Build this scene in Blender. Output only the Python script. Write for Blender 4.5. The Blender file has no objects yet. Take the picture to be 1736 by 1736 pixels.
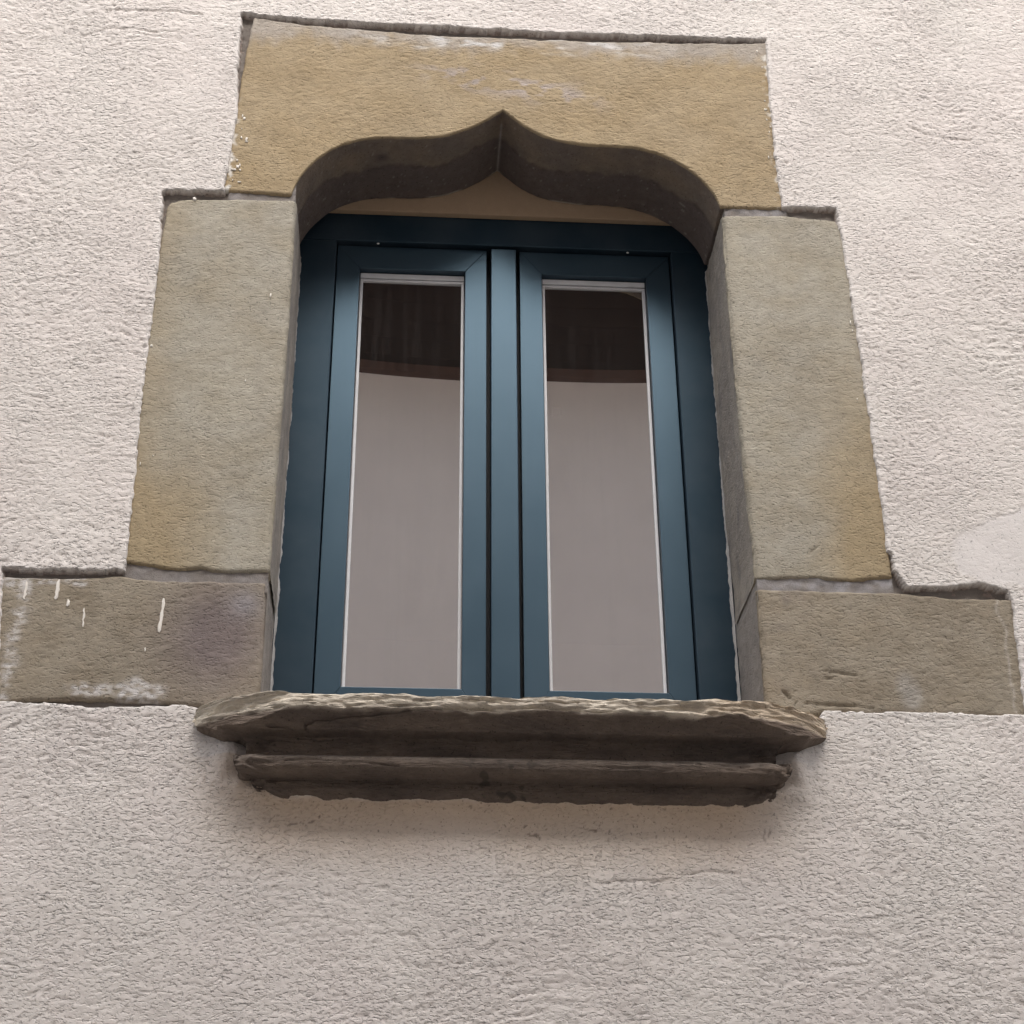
import bpy, bmesh, math
import numpy as np
from mathutils import Matrix, Vector

# ------------------------------------------------------------------ camera, sky, sun, exposure
scene = bpy.context.scene
R = math.radians
cam_data = bpy.data.cameras.new('camera')
cam = bpy.data.objects.new('camera', cam_data)
scene.collection.objects.link(cam)
right = Vector((0.997734, -0.066966, -0.0065136))
down = Vector((0.02644, 0.479262, -0.8772736))
fwd = Vector((0.0618691, 0.8751135, 0.4799465))
m = Matrix.Identity(4)
for i in range(3):
    m[i][0] = right[i]; m[i][1] = -down[i]; m[i][2] = -fwd[i]
m[0][3], m[1][3], m[2][3] = -0.2129, -2.95, 1.60
cam.matrix_world = m
cam_data.sensor_width = 36.0
cam_data.lens = 36.0 * 2800.0 / 1736.0
cam_data.clip_start = 0.05
cam_data.clip_end = 500.0
scene.camera = cam

SUN_EL, SUN_AZ = 52.0, 6.0        # azimuth measured from straight out of the wall (-Y) towards +X
world = bpy.data.worlds.new('World'); scene.world = world
world.use_nodes = True
wn = world.node_tree.nodes; wl = world.node_tree.links
sky = wn.new('ShaderNodeTexSky'); sky.sky_type = 'NISHITA'; sky.sun_disc = False
sky.sun_elevation = R(SUN_EL); sky.sun_rotation = R(180.0 - SUN_AZ)
sky.air_density = 1.0; sky.dust_density = 5.0; sky.ozone_density = 1.0
hs = wn.new('ShaderNodeHueSaturation'); hs.inputs['Saturation'].default_value = 0.45
wl.new(sky.outputs[0], hs.inputs['Color'])
wl.new(hs.outputs[0], wn['Background'].inputs[0])
wn['Background'].inputs[1].default_value = 0.15

sun_data = bpy.data.lights.new('sun', 'SUN'); sun_data.energy = 0.5; sun_data.angle = R(85)
sun_data.color = (1.0, 0.975, 0.94)
sun = bpy.data.objects.new('sun', sun_data); scene.collection.objects.link(sun)
sd = Vector((math.sin(R(SUN_AZ)) * math.cos(R(SUN_EL)), -math.cos(R(SUN_AZ)) * math.cos(R(SUN_EL)), math.sin(R(SUN_EL))))
sun.rotation_euler = sd.to_track_quat('Z', 'Y').to_euler()
sun.location = (0, -3, 12)

vs = scene.view_settings
vs.view_transform = 'Standard'; vs.look = 'None'; vs.gamma = 1.0; vs.exposure = 1.15
vs.use_curve_mapping = False
scene.cycles.use_denoising = True
scene.cycles.max_bounces = 7
scene.cycles.diffuse_bounces = 4
scene.cycles.glossy_bounces = 3

# ------------------------------------------------------------------ helpers: noise
def _h(ix, iy, seed):
    n = (ix.astype(np.int64) * 374761393 + iy.astype(np.int64) * 668265263 + seed * 974711 + 12345) & 0xffffffff
    n = ((n ^ (n >> 13)) * 1274126177) & 0xffffffff
    return ((n ^ (n >> 16)) & 0xffff) / 65536.0

def noise(x, y, seed=0):
    """gradient noise, about -1..1"""
    x = np.asarray(x, float); y = np.asarray(y, float)
    x0 = np.floor(x); y0 = np.floor(y); fx = x - x0; fy = y - y0
    u = fx * fx * fx * (fx * (fx * 6 - 15) + 10); v = fy * fy * fy * (fy * (fy * 6 - 15) + 10)
    def g(dx, dy):
        a = _h(x0 + dx, y0 + dy, seed) * 6.2831853
        return np.cos(a) * (fx - dx) + np.sin(a) * (fy - dy)
    a = g(0, 0); b = g(1, 0); c = g(0, 1); d = g(1, 1)
    return 1.5 * ((a + (b - a) * u) * (1 - v) + (c + (d - c) * u) * v)

def fbm(x, y, seed=0, o=4, gain=0.5):
    s = 0; a = 1.0; t = 0
    for k in range(o):
        s = s + a * noise(x * 2 ** k + 17.3 * k, y * 2 ** k - 9.1 * k, seed + 31 * k); t += a; a *= gain
    return s / t * 1.3

def sstep(a, b, x):
    t = np.clip((x - a) / (b - a), 0, 1); return t * t * (3 - 2 * t)

def poly_sd(px, py, poly):
    """signed distance to polygon, negative inside"""
    poly = np.asarray(poly, float); n = len(poly)
    d = np.full(px.shape, 1e9); inside = np.zeros(px.shape, bool)
    for i in range(n):
        ax, ay = poly[i]; bx, by = poly[(i + 1) % n]
        ex, ey = bx - ax, by - ay
        t = np.clip(((px - ax) * ex + (py - ay) * ey) / (ex * ex + ey * ey + 1e-12), 0, 1)
        d = np.minimum(d, (px - ax - t * ex) ** 2 + (py - ay - t * ey) ** 2)
        if ay != by:
            cond = (ay > py) != (by > py)
            xs = ax + (py - ay) * ex / (by - ay)
            inside ^= cond & (px < xs)
    d = np.sqrt(d)
    return np.where(inside, -d, d)

def mix3(a, b, t):
    return np.asarray(a) * (1 - t[..., None]) + np.asarray(b) * t[..., None]

# ------------------------------------------------------------------ helpers: objects
def link(o, parent=None):
    scene.collection.objects.link(o)
    if parent is not None:
        o.parent = parent
    return o

def empty(name, label, cat, loc):
    o = bpy.data.objects.new(name, None); o.empty_display_size = 0.1
    scene.collection.objects.link(o); o.location = loc
    o['label'] = label; o['category'] = cat; o['kind'] = 'thing'
    return o

def place(o, parent):
    """parent while keeping world coordinates"""
    if parent is not None:
        o.parent = parent
        off = Vector((0, 0, 0)); p = parent
        while p is not None:
            off += Vector(p.location); p = p.parent
        o.location = -off
    return o

def grid_mesh(name, P, mat, parent=None, keep=None, col=None, flip=False, smooth=True, extra=None):
    nv, nu = P.shape[:2]
    idx = np.arange(nv * nu).reshape(nv, nu)
    q = np.stack([idx[:-1, :-1], idx[:-1, 1:], idx[1:, 1:], idx[1:, :-1]], -1)
    if flip: q = q[..., ::-1]
    q = q.reshape(-1, 4)
    if keep is not None:
        q = q[keep.reshape(-1)]
    V = P.reshape(-1, 3); Cc = None if col is None else col.reshape(-1, 3)
    used = np.zeros(len(V), bool); used[q.reshape(-1)] = True
    remap = np.cumsum(used) - 1
    V = V[used]; q = remap[q]
    if Cc is not None: Cc = Cc[used]
    me = bpy.data.meshes.new(name)
    me.vertices.add(len(V)); me.vertices.foreach_set('co', V.astype(np.float32).ravel())
    me.loops.add(q.size); me.loops.foreach_set('vertex_index', q.astype(np.int32).ravel())
    me.polygons.add(len(q))
    me.polygons.foreach_set('loop_start', np.arange(0, q.size, 4, dtype=np.int32))
    me.polygons.foreach_set('loop_total', np.full(len(q), 4, np.int32))
    me.polygons.foreach_set('use_smooth', np.full(len(q), smooth))
    me.update(calc_edges=True)
    if Cc is not None:
        at = me.attributes.new('col', 'FLOAT_COLOR', 'POINT')
        at.data.foreach_set('color', np.concatenate([np.clip(Cc, 0, 1), np.ones((len(Cc), 1))], 1).astype(np.float32).ravel())
    if extra is not None:
        at = me.attributes.new(extra[0], 'FLOAT', 'POINT')
        at.data.foreach_set('value', extra[1].reshape(-1)[used].astype(np.float32))
    me.materials.append(mat)
    o = bpy.data.objects.new(name, me); scene.collection.objects.link(o)
    return place(o, parent)

def bm_obj(name, bm, mat, parent=None, smooth=False):
    bmesh.ops.recalc_face_normals(bm, faces=bm.faces)
    me = bpy.data.meshes.new(name); bm.to_mesh(me); bm.free()
    if smooth:
        for p in me.polygons: p.use_smooth = True
    me.materials.append(mat)
    o = bpy.data.objects.new(name, me); scene.collection.objects.link(o)
    return place(o, parent)

def add_prism(bm, pts, y0, y1):
    """polygon in x,z extruded from y0 to y1"""
    a = [bm.verts.new((x, y0, z)) for x, z in pts]; b = [bm.verts.new((x, y1, z)) for x, z in pts]
    fs = [bm.faces.new(a), bm.faces.new(b[::-1])]
    for i in range(len(pts)):
        j = (i + 1) % len(pts); fs.append(bm.faces.new((a[i], b[i], b[j], a[j])))
    return a + b

def prism(name, pts, y0, y1, mat, parent, bevel=0.0, seg=2):
    bm = bmesh.new(); add_prism(bm, pts, y0, y1)
    bmesh.ops.recalc_face_normals(bm, faces=bm.faces)
    if bevel:
        bmesh.ops.bevel(bm, geom=list(bm.edges), offset=bevel, segments=seg, profile=0.5, affect='EDGES')
    o = bm_obj(name, bm, mat, parent)
    return o

def rect(x0, x1, z0, z1): return [(x0, z0), (x1, z0), (x1, z1), (x0, z1)]

# ------------------------------------------------------------------ materials
def new_mat(name):
    mt = bpy.data.materials.new(name); mt.use_nodes = True
    return mt, mt.node_tree.nodes, mt.node_tree.links, mt.node_tree.nodes['Principled BSDF']

def mineral(name, grain=900.0, bump=0.35, dist=0.002, lump=0.0, lump_dist=0.004, clampv=0.53, lstretch=1.9, blotch=0.0, rough=0.93, var=0.14, mid=140.0, stretch=1.0, base=None):
    mt, n, l, b = new_mat(name)
    tc = n.new('ShaderNodeTexCoord'); mp = n.new('ShaderNodeMapping')
    mp.inputs['Scale'].default_value = (1.0, 1.0, stretch)
    l.new(tc.outputs['Object'], mp.inputs['Vector'])
    n1 = n.new('ShaderNodeTexNoise'); n1.inputs['Scale'].default_value = mid; n1.inputs['Detail'].default_value = 5; n1.inputs['Roughness'].default_value = 0.7
    n2 = n.new('ShaderNodeTexNoise'); n2.inputs['Scale'].default_value = grain; n2.inputs['Detail'].default_value = 2
    l.new(mp.outputs[0], n1.inputs['Vector']); l.new(tc.outputs['Object'], n2.inputs['Vector'])
    mr = n.new('ShaderNodeMapRange'); mr.inputs[1].default_value = 0.25; mr.inputs[2].default_value = 0.75
    mr.inputs[3].default_value = 1 - var; mr.inputs[4].default_value = 1 + var
    ad = n.new('ShaderNodeMath'); ad.operation = 'ADD'
    ml = n.new('ShaderNodeMath'); ml.operation = 'MULTIPLY'; ml.inputs[1].default_value = 0.5
    l.new(n1.outputs[0], ad.inputs[0]); l.new(n2.outputs[0], ad.inputs[1]); l.new(ad.outputs[0], ml.inputs[0])
    l.new(ml.outputs[0], mr.inputs[0])
    if base is None:
        ca = n.new('ShaderNodeAttribute'); ca.attribute_name = 'col'; src = ca.outputs['Color']
    else:
        rg = n.new('ShaderNodeRGB'); rg.outputs[0].default_value = (*base, 1); src = rg.outputs[0]
    vm = n.new('ShaderNodeVectorMath'); vm.operation = 'SCALE'
    l.new(src, vm.inputs[0]); l.new(mr.outputs[0], vm.inputs['Scale'])
    fin = vm.outputs[0]
    if blotch:
        nb = n.new('ShaderNodeTexNoise'); nb.inputs['Scale'].default_value = 38; nb.inputs['Detail'].default_value = 9; nb.inputs['Roughness'].default_value = 0.72
        l.new(mp.outputs[0], nb.inputs['Vector'])
        rb = n.new('ShaderNodeMapRange'); rb.inputs[1].default_value = 0.3; rb.inputs[2].default_value = 0.7; rb.inputs[3].default_value = 1 - blotch; rb.inputs[4].default_value = 1 + blotch
        l.new(nb.outputs[0], rb.inputs[0])
        nd = n.new('ShaderNodeTexNoise'); nd.inputs['Scale'].default_value = 210; nd.inputs['Detail'].default_value = 1
        l.new(tc.outputs['Object'], nd.inputs['Vector'])
        rd = n.new('ShaderNodeMapRange'); rd.inputs[1].default_value = 0.66; rd.inputs[2].default_value = 0.74; rd.inputs[3].default_value = 1.0; rd.inputs[4].default_value = 0.55
        l.new(nd.outputs[0], rd.inputs[0])
        mz = n.new('ShaderNodeMath'); mz.operation = 'MULTIPLY'; l.new(rb.outputs[0], mz.inputs[0]); l.new(rd.outputs[0], mz.inputs[1])
        v2 = n.new('ShaderNodeVectorMath'); v2.operation = 'SCALE'; l.new(fin, v2.inputs[0]); l.new(mz.outputs[0], v2.inputs['Scale']); fin = v2.outputs[0]
    l.new(fin, b.inputs['Base Color'])
    bp = n.new('ShaderNodeBump'); bp.inputs['Strength'].default_value = bump; bp.inputs['Distance'].default_value = dist
    l.new(ml.outputs[0], bp.inputs['Height']); l.new(bp.outputs[0], b.inputs['Normal'])
    if lump:
        m2 = n.new('ShaderNodeMapping'); m2.inputs['Scale'].default_value = (1.0, 1.0, lstretch)
        wv = n.new('ShaderNodeTexNoise'); wv.inputs['Scale'].default_value = 14; wv.inputs['Detail'].default_value = 2
        l.new(tc.outputs['Object'], wv.inputs['Vector'])
        sv = n.new('ShaderNodeVectorMath'); sv.operation = 'SCALE'; sv.inputs['Scale'].default_value = 0.012
        l.new(wv.outputs['Color'], sv.inputs[0])
        av = n.new('ShaderNodeVectorMath'); av.operation = 'ADD'; l.new(tc.outputs['Object'], av.inputs[0]); l.new(sv.outputs[0], av.inputs[1])
        l.new(av.outputs[0], m2.inputs['Vector'])
        n3 = n.new('ShaderNodeTexNoise'); n3.inputs['Scale'].default_value = lump; n3.inputs['Detail'].default_value = 2.0; n3.inputs['Roughness'].default_value = 0.5
        l.new(m2.outputs[0], n3.inputs['Vector'])
        mn = n.new('ShaderNodeMath'); mn.operation = 'SMOOTH_MIN'; mn.inputs[1].default_value = clampv; mn.inputs[2].default_value = 0.06
        l.new(n3.outputs[0], mn.inputs[0])
        am = n.new('ShaderNodeTexNoise'); am.inputs['Scale'].default_value = 3.5; am.inputs['Detail'].default_value = 3; l.new(tc.outputs['Object'], am.inputs['Vector'])
        ar = n.new('ShaderNodeMapRange'); ar.inputs[1].default_value = 0.35; ar.inputs[2].default_value = 0.65; ar.inputs[3].default_value = 0.4; ar.inputs[4].default_value = 1.0
        l.new(am.outputs[0], ar.inputs[0])
        mm = n.new('ShaderNodeMath'); mm.operation = 'MULTIPLY'; l.new(mn.outputs[0], mm.inputs[0])
        if name == 'plaster':
            sa = n.new('ShaderNodeAttribute'); sa.attribute_name = 'rough_amount'
            m3 = n.new('ShaderNodeMath'); m3.operation = 'MULTIPLY'; l.new(ar.outputs[0], m3.inputs[0]); l.new(sa.outputs['Fac'], m3.inputs[1]); l.new(m3.outputs[0], mm.inputs[1])
        else:
            l.new(ar.outputs[0], mm.inputs[1])
        b2 = n.new('ShaderNodeBump'); b2.inputs['Strength'].default_value = 1.0; b2.inputs['Distance'].default_value = lump_dist
        l.new(mm.outputs[0], b2.inputs['Height']); l.new(bp.outputs[0], b2.inputs['Normal']); l.new(b2.outputs[0], b.inputs['Normal'])
    b.inputs['Roughness'].default_value = rough
    b.inputs['Specular IOR Level'].default_value = 0.2
    return mt

M_plaster = mineral('plaster', grain=700, bump=0.45, dist=0.002, var=0.05, mid=230, stretch=1.5, lump=120, lump_dist=0.018, clampv=0.49, blotch=0.05)
M_stone = mineral('sandstone', grain=1100, bump=0.5, dist=0.002, var=0.13, mid=190, stretch=1.5, lump=135, lump_dist=0.0085, clampv=0.49, blotch=0.17)
M_sill = mineral('weathered_sandstone', grain=800, bump=0.6, dist=0.002, var=0.16, mid=120, stretch=2.2, lump=55, lump_dist=0.010, clampv=0.6, lstretch=6.0, blotch=0.22)
M_mortar = mineral('mortar', grain=500, bump=0.7, dist=0.004, var=0.22, mid=90)
M_infill = mineral('render_infill', grain=600, bump=0.3, dist=0.002, var=0.12, mid=60, base=(0.36, 0.265, 0.18))
M_paint = mineral('white_paint_drip', grain=400, bump=0.2, dist=0.001, var=0.06, base=(0.74, 0.70, 0.64))
M_caulk = mineral('sealant', grain=400, bump=0.5, dist=0.002, var=0.3, mid=60, base=(0.42, 0.41, 0.40))
M_farwall = mineral('far_plaster', grain=200, bump=0.3, dist=0.004, var=0.13, mid=1.3, base=(0.72, 0.675, 0.645))
M_ground = mineral('street_stone', grain=90, bump=0.5, dist=0.01, var=0.2, mid=9, base=(0.33, 0.31, 0.285))
M_room = mineral('room_paint', grain=90, bump=0.05, dist=0.001, var=0.05, mid=9, base=(0.10, 0.09, 0.085))
M_roof = mineral('clay_tile', grain=90, bump=0.3, dist=0.004, var=0.25, mid=14, base=(0.33, 0.16, 0.09))
M_wood = mineral('old_wood', grain=200, bump=0.4, dist=0.003, var=0.3, mid=14, stretch=0.3, base=(0.032, 0.022, 0.019))

M_plate = mineral('red_brown_wood', grain=200, bump=0.4, dist=0.003, var=0.25, mid=9, base=(0.10, 0.06, 0.048))

def coated_metal(name, r0, r1, spec, dust, ior, k):
    mt, n, l, b = new_mat(name)
    tc = n.new('ShaderNodeTexCoord')
    n1 = n.new('ShaderNodeTexNoise'); n1.inputs['Scale'].default_value = 9; n1.inputs['Detail'].default_value = 6
    n2 = n.new('ShaderNodeTexNoise'); n2.inputs['Scale'].default_value = 1400; n2.inputs['Detail'].default_value = 1
    l.new(tc.outputs['Object'], n1.inputs['Vector']); l.new(tc.outputs['Object'], n2.inputs['Vector'])
    rp = n.new('ShaderNodeValToRGB')
    rp.color_ramp.elements[0].position = 0.35; rp.color_ramp.elements[0].color = (0.0055 * k, 0.0115 * k, 0.0175 * k, 1)
    rp.color_ramp.elements[1].position = 0.75; rp.color_ramp.elements[1].color = (0.0055 * k + dust, 0.0115 * k + dust, 0.0175 * k + dust, 1)
    l.new(n1.outputs[0], rp.inputs[0]); l.new(rp.outputs[0], b.inputs['Base Color'])
    mr = n.new('ShaderNodeMapRange'); mr.inputs[3].default_value = r0; mr.inputs[4].default_value = r1
    l.new(n1.outputs[0], mr.inputs[0]); l.new(mr.outputs[0], b.inputs['Roughness'])
    bp = n.new('ShaderNodeBump'); bp.inputs['Strength'].default_value = 0.06; bp.inputs['Distance'].default_value = 0.001
    l.new(n2.outputs[0], bp.inputs['Height']); l.new(bp.outputs[0], b.inputs['Normal'])
    b.inputs['Specular IOR Level'].default_value = spec
    b.inputs['Specular Tint'].default_value = (0.48, 0.76, 1.0, 1); b.inputs['IOR'].default_value = ior
    return mt
M_frame = coated_metal('blue_grey_coated_frame', 0.33, 0.42, 0.85, 0.005, 1.62, 1.3)
M_outer = coated_metal('dusty_blue_grey_frame', 0.42, 0.55, 0.5, 0.016, 1.5, 1.5)

def simple(name, col, rough, metal=0.0):
    mt, n, l, b = new_mat(name)
    tc = n.new('ShaderNodeTexCoord'); n1 = n.new('ShaderNodeTexNoise'); n1.inputs['Scale'].default_value = 40
    l.new(tc.outputs['Object'], n1.inputs['Vector'])
    mr = n.new('ShaderNodeMapRange'); mr.inputs[3].default_value = 0.88; mr.inputs[4].default_value = 1.12
    l.new(n1.outputs[0], mr.inputs[0])
    vm = n.new('ShaderNodeVectorMath'); vm.operation = 'SCALE'; vm.inputs[0].default_value = col
    l.new(mr.outputs[0], vm.inputs['Scale']); l.new(vm.outputs[0], b.inputs['Base Color'])
    b.inputs['Roughness'].default_value = rough; b.inputs['Metallic'].default_value = metal
    return mt
M_spacer = simple('aluminium_spacer', (0.62, 0.63, 0.65), 0.45)
M_gasket = simple('black_gasket', (0.012, 0.014, 0.017), 0.6)
M_screw = simple('white_cap', (0.8, 0.8, 0.8), 0.35)
M_square = simple('pale_square', (0.55, 0.54, 0.54), 0.7)

def coated_glass():
    mt, n, l, b = new_mat('coated_glass'); n.remove(b)
    out = n['Material Output']
    tr = n.new('ShaderNodeBsdfTransparent'); tr.inputs[0].default_value = (0.62, 0.64, 0.64, 1)
    gl = n.new('ShaderNodeBsdfGlossy'); gl.inputs['Roughness'].default_value = 0.0; gl.inputs['Color'].default_value = (0.95, 0.93, 0.93, 1)
    fr = n.new('ShaderNodeFresnel'); fr.inputs['IOR'].default_value = 1.52
    ad = n.new('ShaderNodeMath'); ad.operation = 'ADD'; ad.inputs[1].default_value = 0.55; ad.use_clamp = True
    l.new(fr.outputs[0], ad.inputs[0])
    mx = n.new('ShaderNodeMixShader'); l.new(ad.outputs[0], mx.inputs[0]); l.new(tr.outputs[0], mx.inputs[1]); l.new(gl.outputs[0], mx.inputs[2])
    # faint dust specks and a rain-mark haze
    tc = n.new('ShaderNodeTexCoord')
    vo = n.new('ShaderNodeTexVoronoi'); vo.inputs['Scale'].default_value = 22; l.new(tc.outputs['Object'], vo.inputs['Vector'])
    lt = n.new('ShaderNodeMath'); lt.operation = 'LESS_THAN'; lt.inputs[1].default_value = 0.045; l.new(vo.outputs['Distance'], lt.inputs[0])
    n1 = n.new('ShaderNodeTexNoise'); n1.inputs['Scale'].default_value = 30; n1.inputs['Detail'].default_value = 4
    l.new(tc.outputs['Object'], n1.inputs['Vector'])
    mr = n.new('ShaderNodeMapRange'); mr.inputs[1].default_value = 0.55; mr.inputs[2].default_value = 0.8; mr.inputs[3].default_value = 0.0; mr.inputs[4].default_value = 0.5
    l.new(n1.outputs[0], mr.inputs[0])
    mu = n.new('ShaderNodeMath'); mu.operation = 'MULTIPLY'; l.new(lt.outputs[0], mu.inputs[0]); l.new(mr.outputs[0], mu.inputs[1])
    ms = n.new('ShaderNodeMapping'); ms.inputs['Scale'].default_value = (1, 1, 0.06); l.new(tc.outputs['Object'], ms.inputs['Vector'])
    ns_ = n.new('ShaderNodeTexNoise'); ns_.inputs['Scale'].default_value = 55; ns_.inputs['Detail'].default_value = 4; l.new(ms.outputs[0], ns_.inputs['Vector'])
    rs = n.new('ShaderNodeMapRange'); rs.inputs[1].default_value = 0.5; rs.inputs[2].default_value = 0.8; rs.inputs[3].default_value = 0.012; rs.inputs[4].default_value = 0.045
    l.new(ns_.outputs[0], rs.inputs[0])
    a2 = n.new('ShaderNodeMath'); a2.operation = 'ADD'; l.new(mu.outputs[0], a2.inputs[0]); l.new(rs.outputs[0], a2.inputs[1])
    df = n.new('ShaderNodeBsdfDiffuse'); df.inputs[0].default_value = (0.55, 0.53, 0.52, 1)
    m2 = n.new('ShaderNodeMixShader'); l.new(a2.outputs[0], m2.inputs[0]); l.new(mx.outputs[0], m2.inputs[1]); l.new(df.outputs[0], m2.inputs[2])
    l.new(m2.outputs[0], out.inputs[0])
    return mt
M_glass = coated_glass()

# ------------------------------------------------------------------ ground of the street
bm = bmesh.new()
vv = [bm.verts.new(p) for p in ((-200, -200, 0), (200, -200, 0), (200, 200, 0), (-200, 200, 0))]; bm.faces.new(vv)
o = bm_obj('street', bm, M_ground); o['kind'] = 'structure'

# ------------------------------------------------------------------ plastered wall
ST = 0.005     # stone faces lie 5 mm behind the plaster face
PLASTER = [(-0.648,4.569),(-0.492,4.559),(-0.236,4.554),(-0.019,4.553),(0.194,4.552),(0.412,4.556),(0.628,4.559),(0.622,4.343),(0.622,4.153),(0.624,4.040),
 (0.752,4.042),(0.754,3.977),(0.758,3.839),(0.762,3.672),(0.766,3.469),(0.767,3.347),(0.767,3.197),(0.767,3.150),(0.775,3.145),(0.775,3.108),(0.789,3.086),(0.797,3.068),
 (0.860,3.068),(0.911,3.075),(0.948,3.080),(0.978,3.071),(1.006,3.068),(1.011,3.052),(1.006,2.937),(1.000,2.797),(0.835,2.797),(0.600,2.796),(0.580,2.760),
 (0.515,2.728),(0.488,2.705),(0.488,2.657),(0.478,2.640),(0.450,2.616),(-0.006,2.609),(-0.440,2.608),(-0.488,2.640),(-0.500,2.660),(-0.500,2.690),
 (-0.520,2.720),(-0.570,2.745),(-0.590,2.778),(-0.642,2.784),(-0.724,2.780),(-0.800,2.776),(-0.861,2.782),(-0.975,2.786),(-0.990,2.92),(-1.006,3.064),(-0.896,3.062),(-0.769,3.064),
 (-0.769,3.085),(-0.771,3.289),(-0.776,3.432),(-0.776,3.611),(-0.774,3.800),(-0.779,3.897),(-0.786,4.017),(-0.714,4.022),(-0.650,4.025),(-0.644,4.120),(-0.636,4.260),(-0.645,4.40)]
SMOOTH = [(1.6,3.45),(1.25,3.33),(1.072,3.269),(0.970,3.230),(0.915,3.194),(0.885,3.152),(0.915,3.099),(0.95,3.082),(1.04,3.069),(1.6,3.02)]

def graded(lo, hi, step, far_lo, far_hi):
    c = np.arange(lo, hi + step * 0.5, step)
    up_, d = [], step
    x = c[-1]
    while x < far_hi:
        d = min(d * 1.05, 0.5); x += d; up_.append(x)
    dn, d = [], step
    x = c[0]
    while x > far_lo:
        d = min(d * 1.05, 0.5); x -= d; dn.append(x)
    up_[-1] = far_hi; dn[-1] = far_lo
    return np.concatenate([np.array(dn[::-1]), c, np.array(up_)])

def plaster_relief(x, z):
    wx = x + 0.020 * noise(x * 9, z * 9, 3) + 0.006 * noise(x * 35, z * 35, 4)
    wz = z + 0.035 * noise(x * 3.1, z * 2.2, 5) + 0.016 * noise(x * 11, z * 9, 6) + 0.003 * noise(x * 45, z * 40, 7)
    a = noise(wx / 0.0150, wz / 0.0085, 11)
    b = noise(wx / 0.0085, wz / 0.0060, 12)
    c2 = noise(wx / 0.042, wz / 0.018, 13)
    l = 0.55 * a + 0.45 * b + 0.30 * c2
    h = np.minimum(l, 0.10) + 0.25 * np.maximum(l - 0.10, 0)
    amp = 0.6 + 0.6 * sstep(-0.5, 0.6, fbm(x * 2.3 + 5, z * 2.6, 14, 3))
    pits = sstep(0.60, 0.80, noise(wx / 0.016, wz / 0.011, 15)) * sstep(-.3, .4, noise(x * 4, z * 4, 16))
    return h, amp, pits, wx, wz

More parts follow.
